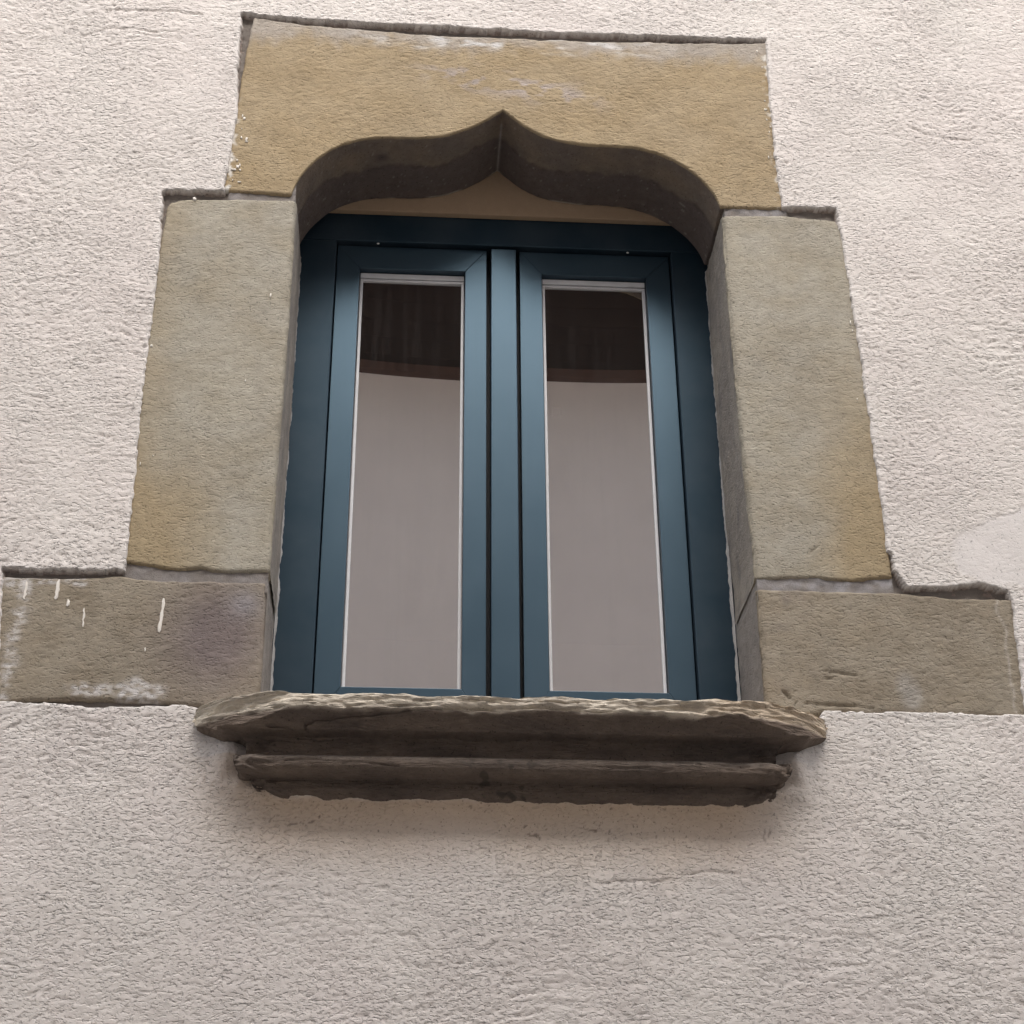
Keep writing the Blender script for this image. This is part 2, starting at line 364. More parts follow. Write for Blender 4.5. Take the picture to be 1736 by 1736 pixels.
def build_wall():
    wall = empty('plastered_wall', 'pale pinkish rough plastered house wall surrounding the stone framed window', 'wall', (0, 0, 0))
    xs = graded(-1.34, 1.42, 0.0031, -6.5, 6.5)
    zs = graded(2.12, 4.80, 0.0031, 0.0, 7.6)
    X, Z = np.meshgrid(xs, zs)
    h, amp, pits, wx, wz = plaster_relief(X, Z)
    sm = poly_sd(X, Z, SMOOTH) + 0.006 * noise(X * 40, Z * 40, 21) + 0.022 * noise(X * 9, Z * 11, 29)
    smooth = 1 - sstep(-0.010, 0.002, sm)
    amp = amp * (1 - 0.7 * smooth)
    # below the sill the plaster is flatter
    flat = np.exp(-((X) / 0.42) ** 4) * np.exp(-((Z - 2.55) / 0.07) ** 2)
    amp = amp * (1 - 0.6 * flat)
    und = 0.0035 * fbm(X * 2.1, Z * 2.1, 22, 3) + 0.0014 * noise(X * 13, Z * 10, 23)
    drag = noise(wx * 9 + 0.6 * noise(X * 5, Z * 5, 51), wz / 0.0075, 52) * sstep(0.0, 0.6, fbm(X * 2.0 + 9, Z * 2.4, 53, 3))
    out = 0.0036 * amp * h + 0.0012 * drag * (1 - smooth) - 0.0024 * pits * (1 - smooth) + und + 0.0022 * smooth
    # plaster dragged up around the ends and the foot of the sill
    rg = 0.7 + 0.6 * fbm(X * 16, Z * 16, 26, 3)
    for cx, cz, rx, rz, hh in ((-0.540, 2.675, 0.035, 0.045, 0.030), (0.530, 2.680, 0.033, 0.050, 0.030), (-0.50, 2.622, 0.03, 0.02, 0.016), (0.505, 2.625, 0.03, 0.02, 0.016)):
        out = out + hh * rg * np.exp(-((X - cx) / rx) ** 2 - ((Z - cz) / rz) ** 2)
    foot = 0.013 * np.exp(-((Z - 2.606) / 0.017) ** 2) * sstep(0.53, 0.45, np.abs(X)) * (0.75 + 0.5 * fbm(X * 14, Z * 20, 27, 3))
    out = out + foot
    for cr in ([(-1.02, 4.47), (-0.96, 4.50), (-0.90, 4.505), (-0.84, 4.492)], [(-0.98, 4.56), (-0.80, 4.565), (-0.74, 4.555)], [(0.95, 4.30), (1.00, 4.27), (1.10, 4.26)],
               [(0.30, 2.47), (0.36, 2.475), (0.41, 2.47)], [(0.15, 2.45), (0.20, 2.455), (0.28, 2.458)], [(1.06, 3.75), (1.10, 3.70), (1.09, 3.64)]):
        q = np.asarray(cr); zz = np.interp(X, q[:, 0], q[:, 1], left=-9, right=-9) if q[-1, 0] > q[0, 0] + 0.035 and np.all(np.diff(q[:, 0]) > 0) else None
        if zz is None: continue
        out = out - 0.0035 * np.exp(-((Z - zz - 0.004 * noise(X * 30, 0 * X, 54)) / 0.0028) ** 2)
    sd = poly_sd(X, Z, PLASTER)
    sdj = sd + 0.0035 * fbm(X * 22, Z * 22, 24, 3) + 0.0018 * noise(X * 70, Z * 70, 28) + 0.0006 * noise(X * 120, Z * 120, 25)
    lip = np.exp(-(sdj / 0.02) ** 2) * (sdj > 0)
    inn = 1 - sstep(-0.0035, 0.001, sdj)
    # rounded arris of the plaster edge
    out = out + lip * 0.001
    y = -out
    y = y * (1 - inn) + 0.021 * inn
    P = np.stack([X, y, Z], -1)
    # colour: lime plaster with warm and pinkish clouding, exposed mortar in the broken edge, sandstone wash under the sill
    t = np.clip(0.5 + 0.9 * fbm(X * 1.9, Z * 1.7, 31, 4), 0, 1); t2 = np.clip(0.5 + 0.9 * fbm(X * 4.2, Z * 3.1, 37, 4), 0, 1)
    col = mix3((0.64, 0.595, 0.558), (0.628, 0.578, 0.548), t)
    col = mix3(col, (0.655, 0.625, 0.585), t2 * 0.55)
    grime = np.clip(0.5 - h * 1.2, 0, 1) * sstep(-0.1, 0.7, fbm(X * 3.3, Z * 3.0, 41, 3)) * 0.05
    col = col * (1 - grime[..., None])
    col = mix3(col, (0.66, 0.63, 0.61), smooth * 0.7)
    wash = sstep(0.62, 0.40, np.abs(X + 0.02)) * sstep(2.43 + 0.05 * fbm(X * 5, Z * 2, 43, 3), 2.62, Z) * (Z < 2.68)
    col = mix3(col, (0.52, 0.40, 0.29), np.clip(wash * 0.95, 0, 1))
    spots = sstep(0.50, 0.64, noise(X * 97 + 3 * noise(X * 31, Z * 31, 46), Z * 103 + 3 * noise(X * 29, Z * 33, 47), 44)) * sstep(-0.1, 0.35, noise(X * 14, Z * 17, 48)) * sstep(0.75, 0.3, np.abs(X)) * sstep(2.38, 2.58, Z) * (Z < 2.68)
    col = mix3(col, (0.16, 0.12, 0.095), spots * 0.75)
    pink = sstep(0.2, 0.9, fbm(X * 1.1 + 3, Z * 1.1, 45, 3)) * 0.2
    col = mix3(col, (0.64, 0.57, 0.545), pink)
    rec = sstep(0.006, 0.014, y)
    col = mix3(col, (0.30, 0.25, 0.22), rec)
    edge_white = np.exp(-(sdj / 0.008) ** 2) * (sdj > -0.001) * 0.5
    col = mix3(col, (0.70, 0.67, 0.64), edge_white * (1 - rec))
    keep = np.maximum.reduce([sd[:-1, :-1], sd[1:, :-1], sd[:-1, 1:], sd[1:, 1:]]) > -0.035
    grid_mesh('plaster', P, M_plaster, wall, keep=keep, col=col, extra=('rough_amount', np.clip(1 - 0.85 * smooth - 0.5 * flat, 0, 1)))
    # the rest of the house behind the facade: side walls, back wall and roof slab
    bm = bmesh.new()
    def quad(*p): bm.faces.new([bm.verts.new(q) for q in p])
    quad((-6.5, 0.0, 0), (-6.5, 6, 0), (-6.5, 6, 7.6), (-6.5, 0.0, 7.6))
    quad((6.5, 0.0, 0), (6.5, 0.0, 7.6), (6.5, 6, 7.6), (6.5, 6, 0))
    quad((-6.5, 6, 0), (6.5, 6, 0), (6.5, 6, 7.6), (-6.5, 6, 7.6))
    bm_obj('rear_walls', bm, M_farwall, wall)
    bm = bmesh.new()
    for ys in (( -0.12, 6.2),):
        for zz in (7.6, 7.75):
            bm.faces.new([bm.verts.new(q) for q in ((-6.7, ys[0], zz), (6.7, ys[0], zz), (6.7, ys[1], zz), (-6.7, ys[1], zz))])
        bm.faces.new([bm.verts.new(q) for q in ((-6.7, ys[0], 7.6), (6.7, ys[0], 7.6), (6.7, ys[0], 7.75), (-6.7, ys[0], 7.75))])
    bm_obj('roof', bm, M_roof, wall)
build_wall()

# ------------------------------------------------------------------ stone surround
sur = empty('stone_surround', 'sandstone window surround with ogee lintel, block jambs and moulded sill', 'window surround', (0, ST, 2.6))

def resample(poly, n=None, t=None):
    p = np.asarray(poly, float); d = np.r_[0, np.cumsum(np.hypot(*np.diff(p, axis=0).T))]
    t = np.linspace(0, 1, n) if t is None else t
    return np.stack([np.interp(t * d[-1], d, p[:, 0]), np.interp(t * d[-1], d, p[:, 1])], -1)

def smooth_poly(p, it=2, fixed=()):
    """Chaikin-like rounding that keeps the listed corner points"""
    pts = [tuple(q) for q in p]; fx = {pts[i] for i in fixed} | {pts[0], pts[-1]}
    for _ in range(it):
        new = []
        for i, q in enumerate(pts):
            if q in fx: new.append(q); continue
            a, b = np.array(pts[i - 1]), np.array(pts[i + 1]); q_ = np.array(q)
            new += [tuple(q_ * .75 + a * .25), tuple(q_ * .75 + b * .25)]
        pts = new
    return pts

def stone(name, L, Rr, B, T, colf, seed, parent=sur, step=0.0038, left_depth=(0.012, 0.05), right_depth=(0.012, 0.05),
          bottom_depth=(0.012, 0.05), top_depth=(0.012, 0.05), r=(0.006, 0.006, 0.006, 0.006), amp=0.0010, jit=0.0022, snap=None, corner=None, mat=None, cracks=()):
    wid = max(np.ptp([q[0] for q in B]), np.ptp([q[0] for q in T])); hei = max(np.ptp([q[1] for q in L]), np.ptp([q[1] for q in Rr]))
    blen = np.sum(np.hypot(*np.diff(np.asarray(B), axis=0).T))
    nu = int(max(wid, blen) / step) + 2; nv = int(hei / step) + 2
    u = np.linspace(0, 1, nu); v = np.linspace(0, 1, nv)
    if snap is not None:
        dB = np.r_[0, np.cumsum(np.hypot(*np.diff(np.asarray(B), axis=0).T))]
        us = dB[snap] / dB[-1]; u[np.argmin(abs(u - us))] = us
    # edge columns that turn back into the wall
    eu = np.concatenate([np.zeros(len(left_depth)), u, np.ones(len(right_depth))])
    ev = np.concatenate([np.zeros(len(bottom_depth)), v, np.ones(len(top_depth))])
    du = np.concatenate([np.array(left_depth[::-1]), np.zeros(nu), np.array(right_depth)])
    dv = np.concatenate([np.array(bottom_depth[::-1]), np.zeros(nv), np.array(top_depth)])
    Lc, Rc, Bc, Tc = resample(L, t=ev), resample(Rr, t=ev), resample(B, t=eu), resample(T, t=eu)
    U, Vv = eu[None, :, None], ev[:, None, None]
    c00, c10, c01, c11 = Bc[0], Bc[-1], Tc[0], Tc[-1]
    S = (1 - Vv) * Bc[None] + Vv * Tc[None] + (1 - U) * Lc[:, None] + U * Rc[:, None] - ((1 - U) * (1 - Vv) * c00 + U * (1 - Vv) * c10 + (1 - U) * Vv * c01 + U * Vv * c11)
    X, Z = S[..., 0], S[..., 1]
    # distances to the four edges for the arris
    dl = np.hypot(X - Lc[:, None, 0], Z - Lc[:, None, 1]); dr = np.hypot(X - Rc[:, None, 0], Z - Rc[:, None, 1])
    db = np.hypot(X - Bc[None, :, 0], Z - Bc[None, :, 1]); dt = np.hypot(X - Tc[None, :, 0], Z - Tc[None, :, 1])
    y = np.full(X.shape, ST)
    chip = 1 + 0.8 * fbm(X * 14, Z * 14, seed + 5, 3)
    for d, rr in ((dl, r[0]), (dr, r[1]), (db, r[2]), (dt, r[3])):
        rr = rr * np.clip(chip, 0.3, 2.2); q = np.clip(d / rr, 0, 1); y = y + rr * (1 - np.sqrt(1 - (1 - q) ** 2))
    deep = np.maximum(du[None, :], dv[:, None])
    front = deep == 0
    y = np.where(front, y, np.maximum(ST + deep, y))
    # tooled, weathered face
    wx = X + 0.01 * noise(X * 20, Z * 20, seed); wz = Z + 0.012 * noise(X * 7, Z * 8, seed + 1)
    n1 = noise(wx / 0.020, (wz) / 0.0085, seed + 2); n2 = noise(wx / 0.010, wz / 0.0062, seed + 3); n3 = fbm(X * 5, Z * 5, seed + 4, 3)
    l = 0.6 * n1 + 0.5 * n2
    face = amp * (np.minimum(l, 0.15) + 0.3 * np.maximum(l - .15, 0)) * (0.7 + 0.7 * sstep(-.5, .5, n3)) + 0.002 * n3
    y = y - face * np.where(front, 1, 0.0)
    for x0, z0, x1, z1, w, dep in cracks:
        ex, ez = x1 - x0, z1 - z0; t = np.clip(((X - x0) * ex + (Z - z0) * ez) / (ex * ex + ez * ez), 0, 1)
        q = np.hypot(X - x0 - t * ex, Z - z0 - t * ez + 0.0015 * noise(X * 60, Z * 10, seed + 11)) / (w * (1.15 - np.abs(2 * t - 1)))
        y = y + np.where(front, dep * np.exp(-q ** 2), 0)
    # uneven edges and reveals
    nx = noise(y * 60 + 3, Z * 60, seed + 7); nz = noise(X * 60, y * 60 + 9, seed + 8)
    edge_u = (np.exp(-dl / 0.02) + np.exp(-dr / 0.02)); edge_v = (np.exp(-db / 0.02) + np.exp(-dt / 0.02))
    X2 = X + jit * 0.5 * (nx + noise(Z * 18, X * 3, seed + 9)) * np.clip(edge_u, 0, 1)
    Z2 = Z + jit * 0.5 * (nz + noise(X * 22, Z * 3, seed + 10)) * np.clip(edge_v, 0, 1)
    if corner is not None:
        X2, Z2 = corner(X2, Z2)
    P = np.stack([X2, y, Z2], -1)
    col = colf(X2, y, Z2, deep)
    return grid_mesh(name, P, mat or M_stone, parent, col=col)

LT = [(-0.620,4.564),(-0.492,4.547),(-0.351,4.539),(-0.180,4.532),(-0.022,4.532),(0.194,4.536),(0.412,4.543),(0.631,4.555)]
LL = [(-0.653,4.028),(-0.648,4.090),(-0.640,4.249),(-0.634,4.395),(-0.620,4.564)]
LR = [(0.627,4.037),(0.627,4.172),(0.626,4.354),(0.631,4.555)]
ARCH = [(-0.653,4.028),(-0.584,4.026),(-0.499,4.022),(-0.493,4.046),(-0.484,4.072),(-0.468,4.102),(-0.430,4.151),(-0.375,4.186),(-0.310,4.204),(-0.228,4.203),
 (-0.164,4.211),(-0.106,4.236),(-0.056,4.268),(-0.019,4.302),(0.002,4.282),(0.035,4.251),(0.085,4.221),(0.151,4.206),(0.226,4.205),(0.293,4.203),
 (0.350,4.186),(0.407,4.152),(0.446,4.112),(0.472,4.071),(0.482,4.035),(0.550,4.035),(0.627,4.037)]
ARCHS = smooth_poly(ARCH, 2, fixed=(2, 13, 24))
APEX = ARCHS.index((-0.019, 4.302))
deep_rows = tuple(np.r_[0.008, 0.014, np.arange(0.02, 0.219, 0.0055), 0.219])

def col_lintel(x, y, z, deep):
    t = np.clip(0.5 + 0.9 * fbm(x * 3.2, z * 5.0, 101, 4), 0, 1); t2 = np.clip(0.5 + fbm(x * 9, z * 12, 102, 4), 0, 1)
    c = mix3((0.335, 0.258, 0.155), (0.30, 0.237, 0.152), t); c = mix3(c, (0.385, 0.312, 0.208), t2 * 0.5)
    # grey lichen and limewash rubbed along the top bed, and a grey flaked band over the arch
    top = sstep(4.46, 4.535, z + 0.03 * fbm(x * 7, z * 7, 103, 3) + 0.02 * noise(x * 40, z * 40, 104))
    c = mix3(c, (0.37, 0.34, 0.31), top * 0.75)
    lime = sstep(0.0, 0.40, fbm(x * 9, z * 26, 105, 4)) * sstep(4.475, 4.515, z + 0.012 * noise(x * 25, z * 25, 115)) * np.exp(-((x + 0.0) / 0.33) ** 4)
    c = mix3(c, (0.62, 0.61, 0.60), lime)
    band = np.exp(-((z - (4.375 - 0.18 * (x - 0.02))) / 0.035) ** 2) * np.exp(-((x + 0.0) / 0.2) ** 4) * sstep(-0.02, 0.28, fbm(x * 16, z * 30, 106, 4))
    c = mix3(c, (0.37, 0.325, 0.305), band * 0.9)
    edgew = (np.exp(-((x + 0.645) / 0.012) ** 2) * sstep(4.36, 4.2, z) + np.exp(-((x - 0.624) / 0.009) ** 2) * 0.8) * sstep(0.15, 0.35, noise(x * 60, z * 45, 107))
    c = mix3(c, (0.72, 0.70, 0.66), np.clip(edgew, 0, 1))
    # soffit: smooth dressed stone, grey, with underside shade painted in, darker where an old coat stops along a wavy line
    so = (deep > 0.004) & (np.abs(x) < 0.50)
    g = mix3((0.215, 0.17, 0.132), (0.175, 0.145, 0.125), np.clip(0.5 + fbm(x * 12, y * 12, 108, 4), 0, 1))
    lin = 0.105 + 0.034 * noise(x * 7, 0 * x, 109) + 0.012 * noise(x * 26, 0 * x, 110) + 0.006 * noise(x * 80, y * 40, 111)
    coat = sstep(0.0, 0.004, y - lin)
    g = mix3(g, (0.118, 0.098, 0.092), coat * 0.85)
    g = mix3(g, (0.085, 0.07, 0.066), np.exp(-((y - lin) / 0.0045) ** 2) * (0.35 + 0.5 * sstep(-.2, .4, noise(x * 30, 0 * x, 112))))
    g = mix3(g, (0.30, 0.27, 0.25), sstep(0.62, 0.8, noise(x * 120, y * 120, 113)) * 0.7)
    g = mix3(g, (0.36, 0.33, 0.31), np.exp(-((x + 0.019) / 0.0026) ** 2) * sstep(0.045, 0.06, y) * 0.8)  # highlight of the apex crease painted as a pale line
    g = mix3(g, (0.45, 0.40, 0.34), sstep(0.2185, 0.222, y) * sstep(0.0, 0.3, noise(x * 10, 0 * x, 114)) * sstep(0.4, 0.3, np.abs(x)))
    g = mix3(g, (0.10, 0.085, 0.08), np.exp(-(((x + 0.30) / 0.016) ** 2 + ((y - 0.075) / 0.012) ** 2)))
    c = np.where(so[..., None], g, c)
    return c

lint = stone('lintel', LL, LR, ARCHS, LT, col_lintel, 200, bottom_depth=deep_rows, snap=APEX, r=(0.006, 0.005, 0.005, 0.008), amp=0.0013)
lint['label'] = 'ochre sandstone lintel cut to an ogee arch'

def col_grey(seed, ochre_at, ochre_col=(0.32, 0.25, 0.15)):
    def f(x, y, z, deep):
        t = np.clip(0.5 + 0.9 * fbm(x * 4, z * 4, seed, 4), 0, 1); t2 = np.clip(0.5 + fbm(x * 10, z * 14, seed + 1, 4), 0, 1)
        c = mix3((0.335, 0.305, 0.24), (0.295, 0.265, 0.208), t); c = mix3(c, (0.375, 0.355, 0.305), t2 * 0.55)
        c = mix3(c, ochre_col, np.clip(ochre_at(x, z) + 0.25 * fbm(x * 6, z * 6, seed + 2, 3), 0, 1) * 0.85)
        rv = (deep > 0.015) & (np.abs(x) < 0.52)
        g = mix3((0.33, 0.30, 0.26), (0.25, 0.23, 0.21), np.clip(0.5 + fbm(y * 14, z * 5, seed + 3, 4), 0, 1))
        g = mix3(g, (0.17, 0.16, 0.165), sstep(0.1, 0.6, fbm(y * 20, z * 9, seed + 4, 4)) * 0.5)
        return np.where(rv[..., None], g, c)
    return f

def round_tl(cx, cz, rad):
    def f(X, Z):
        a = (X < cx + rad) & (Z > cz - rad)
        dx = np.where(a, cx + rad - X, 0); dz = np.where(a, Z - (cz - rad), 0)
        d = np.maximum(np.hypot(dx, dz), 1e-9); mx = np.maximum(dx, dz)
        k = np.where(a & (d > 0), mx / d, 1.0)
        return np.where(a, cx + rad - dx * k, X), np.where(a, cz - rad + dz * k, Z)
    return f

JL_out = [(-0.772,3.085),(-0.776,3.289),(-0.781,3.432),(-0.781,3.611),(-0.779,3.832),(-0.772,3.965),(-0.770,4.000)]
JL_in = [(-0.487,3.072),(-0.487,3.194),(-0.486,3.346),(-0.485,3.505),(-0.484,3.623),(-0.485,3.781),(-0.486,3.979),(-0.487,4.009)]
JL_bot = [(-0.772,3.085),(-0.668,3.070),(-0.622,3.076),(-0.600,3.069),(-0.556,3.068),(-0.487,3.072)]
JL_top = [(-0.770,4.000),(-0.622,4.006),(-0.487,4.009)]
o = stone('jamb_stone', JL_out, JL_in, JL_bot, JL_top,
          col_grey(120, lambda x, z: sstep(3.45, 3.08, z) * sstep(-0.52, -0.74, x) * 1.2 + 0.35 * sstep(-0.70, -0.78, x)), 210,
          right_depth=deep_rows, r=(0.006, 0.011, 0.006, 0.008), corner=round_tl(-0.774, 4.006, 0.035))
o['label'] = 'tall grey sandstone jamb block left of the window'
JR_in = [(0.488,3.080),(0.490,3.165),(0.485,3.308),(0.484,3.459),(0.483,3.616),(0.483,3.780),(0.484,3.996),(0.484,4.011)]
JR_out = [(0.774,3.092),(0.773,3.150),(0.772,3.347),(0.771,3.469),(0.768,3.672),(0.763,3.839),(0.757,3.978),(0.748,4.008)]
JR_bot = [(0.488,3.080),(0.599,3.087),(0.683,3.082),(0.774,3.092)]
JR_top = [(0.484,4.011),(0.630,4.018),(0.748,4.008)]
o = stone('jamb_stone', JR_in, JR_out, JR_bot, JR_top,
          col_grey(130, lambda x, z: sstep(3.75, 3.10, z) * sstep(0.58, 0.74, x) * 1.3), 220,
          left_depth=deep_rows, r=(0.011, 0.006, 0.006, 0.007),
          cracks=((0.598, 3.135, 0.625, 3.162, 0.0024, 0.004), (0.690, 3.563, 0.692, 3.566, 0.003, 0.006)))
o['label'] = 'tall grey sandstone jamb block right of the window, ochre lower corner'

def col_base(seed, side):
    def f(x, y, z, deep):
        t = np.clip(0.5 + 0.9 * fbm(x * 4, z * 5, seed, 4), 0, 1); t2 = np.clip(0.5 + fbm(x * 10, z * 16, seed + 1, 4), 0, 1)
        c = mix3((0.27, 0.23, 0.172), (0.228, 0.192, 0.144), t); c = mix3(c, (0.315, 0.283, 0.228), t2 * 0.5)
        if side < 0:
            pu = np.exp(-(((x + 0.58) / 0.10) ** 2 + ((z - 2.93) / 0.12) ** 2)); c = mix3(c, (0.165, 0.135, 0.135), np.clip(pu * 1.0, 0, 0.85))
            bl = np.exp(-(((x + 0.53) / 0.03) ** 2 + ((z - 3.00) / 0.03) ** 2)); c = mix3(c, (0.27, 0.26, 0.28), bl * 0.6)
            lw = np.exp(-(((x + 0.715) / 0.055) ** 2 + ((z - 2.806) / 0.028) ** 2)) * 1.5 + 0.8 * np.exp(-(((x + 0.80) / 0.09) ** 2 + ((z - 2.815) / 0.015) ** 2))
            lw = lw + np.exp(-((x + 0.965) / 0.022) ** 2) * 0.75 + 0.9 * np.exp(-((z - 3.04) / 0.012) ** 2) * sstep(-0.80, -0.86, x)
            lw = sstep(0.35, 1.0, lw + 0.6 * fbm(x * 24, z * 24, seed + 6, 4)) * np.clip(0.55 + 1.1 * fbm(x * 60, z * 110, seed + 7, 3), 0, 1)
            c = mix3(c, (0.58, 0.56, 0.55), lw * 0.9)
        else:
            dk = np.exp(-(((x - 0.555) / 0.03) ** 2)) * sstep(-0.1, 0.4, fbm(x * 10, z * 10, seed + 5, 3)); c = mix3(c, (0.17, 0.145, 0.14), dk * 0.5)
            lw = np.exp(-(((x - 0.775) / 0.03) ** 2 + ((z - 2.84) / 0.05) ** 2)); c = mix3(c, (0.34, 0.32, 0.29), sstep(0.3, 0.9, lw + 0.3 * fbm(x * 20, z * 20, seed + 6, 3)) * 0.7)
            vein = np.exp(-((x - (0.985 + 0.012 * noise(z * 20, 0 * z, seed + 7))) / 0.0025) ** 2) * 0.5; c = mix3(c, (0.45, 0.42, 0.38), vein)
        rv = (deep > 0.015) & (np.abs(x) < 0.52)
        g = mix3((0.30, 0.275, 0.25), (0.24, 0.22, 0.205), np.clip(0.5 + fbm(y * 14, z * 5, seed + 3, 4), 0, 1))
        return np.where(rv[..., None], g, c)
    return f
BL_top = [(-1.012,3.048),(-0.853,3.048),(-0.775,3.055),(-0.695,3.046),(-0.567,3.047),(-0.491,3.050)]
BL_bot = [(-0.980,2.783),(-0.824,2.793),(-0.732,2.790),(-0.671,2.789),(-0.489,2.772)]
o = stone('base_stone', [(-0.980,2.783),(-0.996,2.90),(-1.012,3.048)], [(-0.489,2.772),(-0.489,2.90),(-0.491,3.050)], BL_bot, BL_top, col_base(140, -1), 230,
          right_depth=deep_rows, r=(0.006, 0.010, 0.008, 0.006), amp=0.0016)
o['label'] = 'brown sandstone base block with white paint drips, left of the sill'
base_left = o
BR_top = [(0.490,3.061),(0.629,3.058),(0.795,3.058),(0.894,3.049),(1.016,3.050)]
BR_bot = [(0.488,2.772),(0.526,2.780),(0.635,2.792),(0.762,2.792),(1.006,2.793)]
o = stone('base_stone', [(0.488,2.772),(0.489,2.90),(0.490,3.061)], [(1.006,2.793),(1.012,2.92),(1.016,3.050)], BR_bot, BR_top, col_base(150, 1), 240,
          left_depth=deep_rows, r=(0.010, 0.008, 0.014, 0.006), amp=0.0016,
          cracks=((0.605, 2.885, 0.685, 2.872, 0.0026, 0.006), (0.60, 2.868, 0.635, 2.866, 0.0024, 0.005), (0.522, 2.842, 0.540, 2.818, 0.003, 0.008), (0.54, 2.815, 0.70, 2.806, 0.0028, 0.006)))
o['label'] = 'brown sandstone base block cracked at the lower corner, right of the sill'

# mortar bed behind and between the stones
def build_mortar():
    xs = np.arange(-1.02, 1.04, 0.0045); zs = np.arange(2.59, 4.59, 0.0045)
    X, Z = np.meshgrid(xs, zs)
    rg = fbm(X * 18, Z * 18, 300, 4)
    joint = ((np.abs(Z - 3.068) < 0.045) | (np.abs(Z - 4.025) < 0.035)) & (np.abs(X) < np.where(Z > 3.5, 0.64, 0.775))
    y = np.where(joint, 0.0115 - 0.003 * rg, 0.0185 - 0.005 * rg) - 0.002 * noise(X * 70, Z * 70, 301)
    sd = poly_sd(X, Z, PLASTER)
    hole = (np.abs(X) < 0.489) & (Z > 2.80) & (Z < 4.33)
    ok = (sd < 0.012) & ~hole
    keep = ok[:-1, :-1] & ok[1:, :-1] & ok[:-1, 1:] & ok[1:, 1:]
    t = np.clip(0.5 + 0.9 * fbm(X * 25, Z * 30, 302, 3), 0, 1)
    col = mix3((0.20, 0.178, 0.16), (0.30, 0.29, 0.295), t * joint * np.where(X > 0, 1, 0.4))
    grid_mesh('mortar', np.stack([X, y, Z], -1), M_mortar, sur, keep=keep, col=col)
build_mortar()
def reveal_joint(sx, z0, z1, seed):
    ys = np.arange(0.0105, 0.235, 0.004); zs = np.linspace(z0, z1, 16)
    Y, Z = np.meshgrid(ys, zs)
    X = sx * (0.4915 + 0.0012 * fbm(Y * 30, Z * 30, seed, 3))
    t = np.clip(0.5 + fbm(Y * 25, Z * 25, seed + 1, 3), 0, 1)
    grid_mesh('mortar_joint', np.stack([X, Y, Z], -1), M_mortar, sur, col=mix3((0.26, 0.24, 0.22), (0.33, 0.31, 0.29), t), flip=sx < 0)
for sx in (-1, 1):
    reveal_joint(sx, 3.03, 3.10, 310); reveal_joint(sx, 3.985, 4.05, 320)
o = prism('arch_infill', rect(-0.45, 0.45, 4.165, 4.335), 0.226, 0.2435, M_infill, sur, bevel=0.002)
o['label'] = 'flat ochre infill slab behind the ogee arch'

# white paint drips on the left base stone
def drip(pts, w):
    bm = bmesh.new(); n = len(pts); rows = []
    for i, (x, z, k) in enumerate(pts):
        ww = w * k
        rows.append([bm.verts.new((x + ww * a, ST - b, z)) for a, b in ((-1, -0.002), (-0.55, 0.0022), (0.0, 0.0030), (0.55, 0.0022), (1, -0.002))])
    for a, b in zip(rows, rows[1:]):
        for i in range(4): bm.faces.new((a[i], a[i + 1], b[i + 1], b[i]))
    return bm_obj('paint_drip', bm, M_paint, base_left, smooth=True)
rng = np.random.default_rng(5)
for x0, z0, x1, z1, w in ((-0.955, 3.036, -0.957, 2.998, 0.0035), (-0.894, 3.042, -0.896, 2.999, 0.0040), (-0.871, 3.000, -0.871, 2.985, 0.0038),
                          (-0.839, 2.982, -0.836, 2.942, 0.0024), (-0.688, 3.007, -0.690, 2.934, 0.0036), (-0.7135, 2.901, -0.7135, 2.893, 0.002)):
    n = max(4, int((z0 - z1) / 0.005))
    drip([(x0 + (x1 - x0) * t + 0.0008 * rng.normal(), z0 + (z1 - z0) * t, (0.35 if i in (0, n) else 0.7 + 0.6 * rng.random())) for i, t in enumerate(np.linspace(0, 1, n + 1))], w)

def speck(x, z, w, h, parent):
    bm = bmesh.new(); bmesh.ops.create_icosphere(bm, subdivisions=1, radius=1.0)
    for v in bm.verts:
        k = 1 + 0.35 * float(rng.normal()) * 0.5
        v.co = Vector((x + v.co.x * w * k, ST - 0.0005 + v.co.y * 0.0022, z + v.co.z * h * k))
    bm_obj('paint_speck', bm, M_paint, parent, smooth=True)
jl = [o_ for o_ in sur.children if o_.name.startswith('jamb_stone')]
for x, z, w, h in ((-0.713, 4.000, 0.005, 0.006), (-0.527, 3.742, 0.0018, 0.007), (-0.566, 3.519, 0.0015, 0.004), (-0.770, 3.600, 0.003, 0.004), (-0.764, 3.31, 0.0015, 0.004), (-0.772, 3.20, 0.002, 0.006), (-0.74, 3.33, 0.0015, 0.0015)):
    speck(x, z, w, h, jl[0])
for x, z, w, h in ((0.752, 3.72, 0.0015, 0.006), (0.754, 3.70, 0.0012, 0.005), (0.745, 3.52, 0.0015, 0.003)):
    speck(x, z, w, h, jl[1])
for k in range(16):
    speck(-0.637 + 0.010 * rng.normal() + 0.01, 4.05 + 0.20 * rng.random(), 0.0015 + 0.0035 * rng.random() ** 2, 0.002 + 0.005 * rng.random() ** 2, lint)
for k in range(9):
    speck(0.612 + 0.004 * rng.normal(), 4.15 + 0.38 * rng.random(), 0.001 + 0.002 * rng.random(), 0.002 + 0.004 * rng.random(), lint)

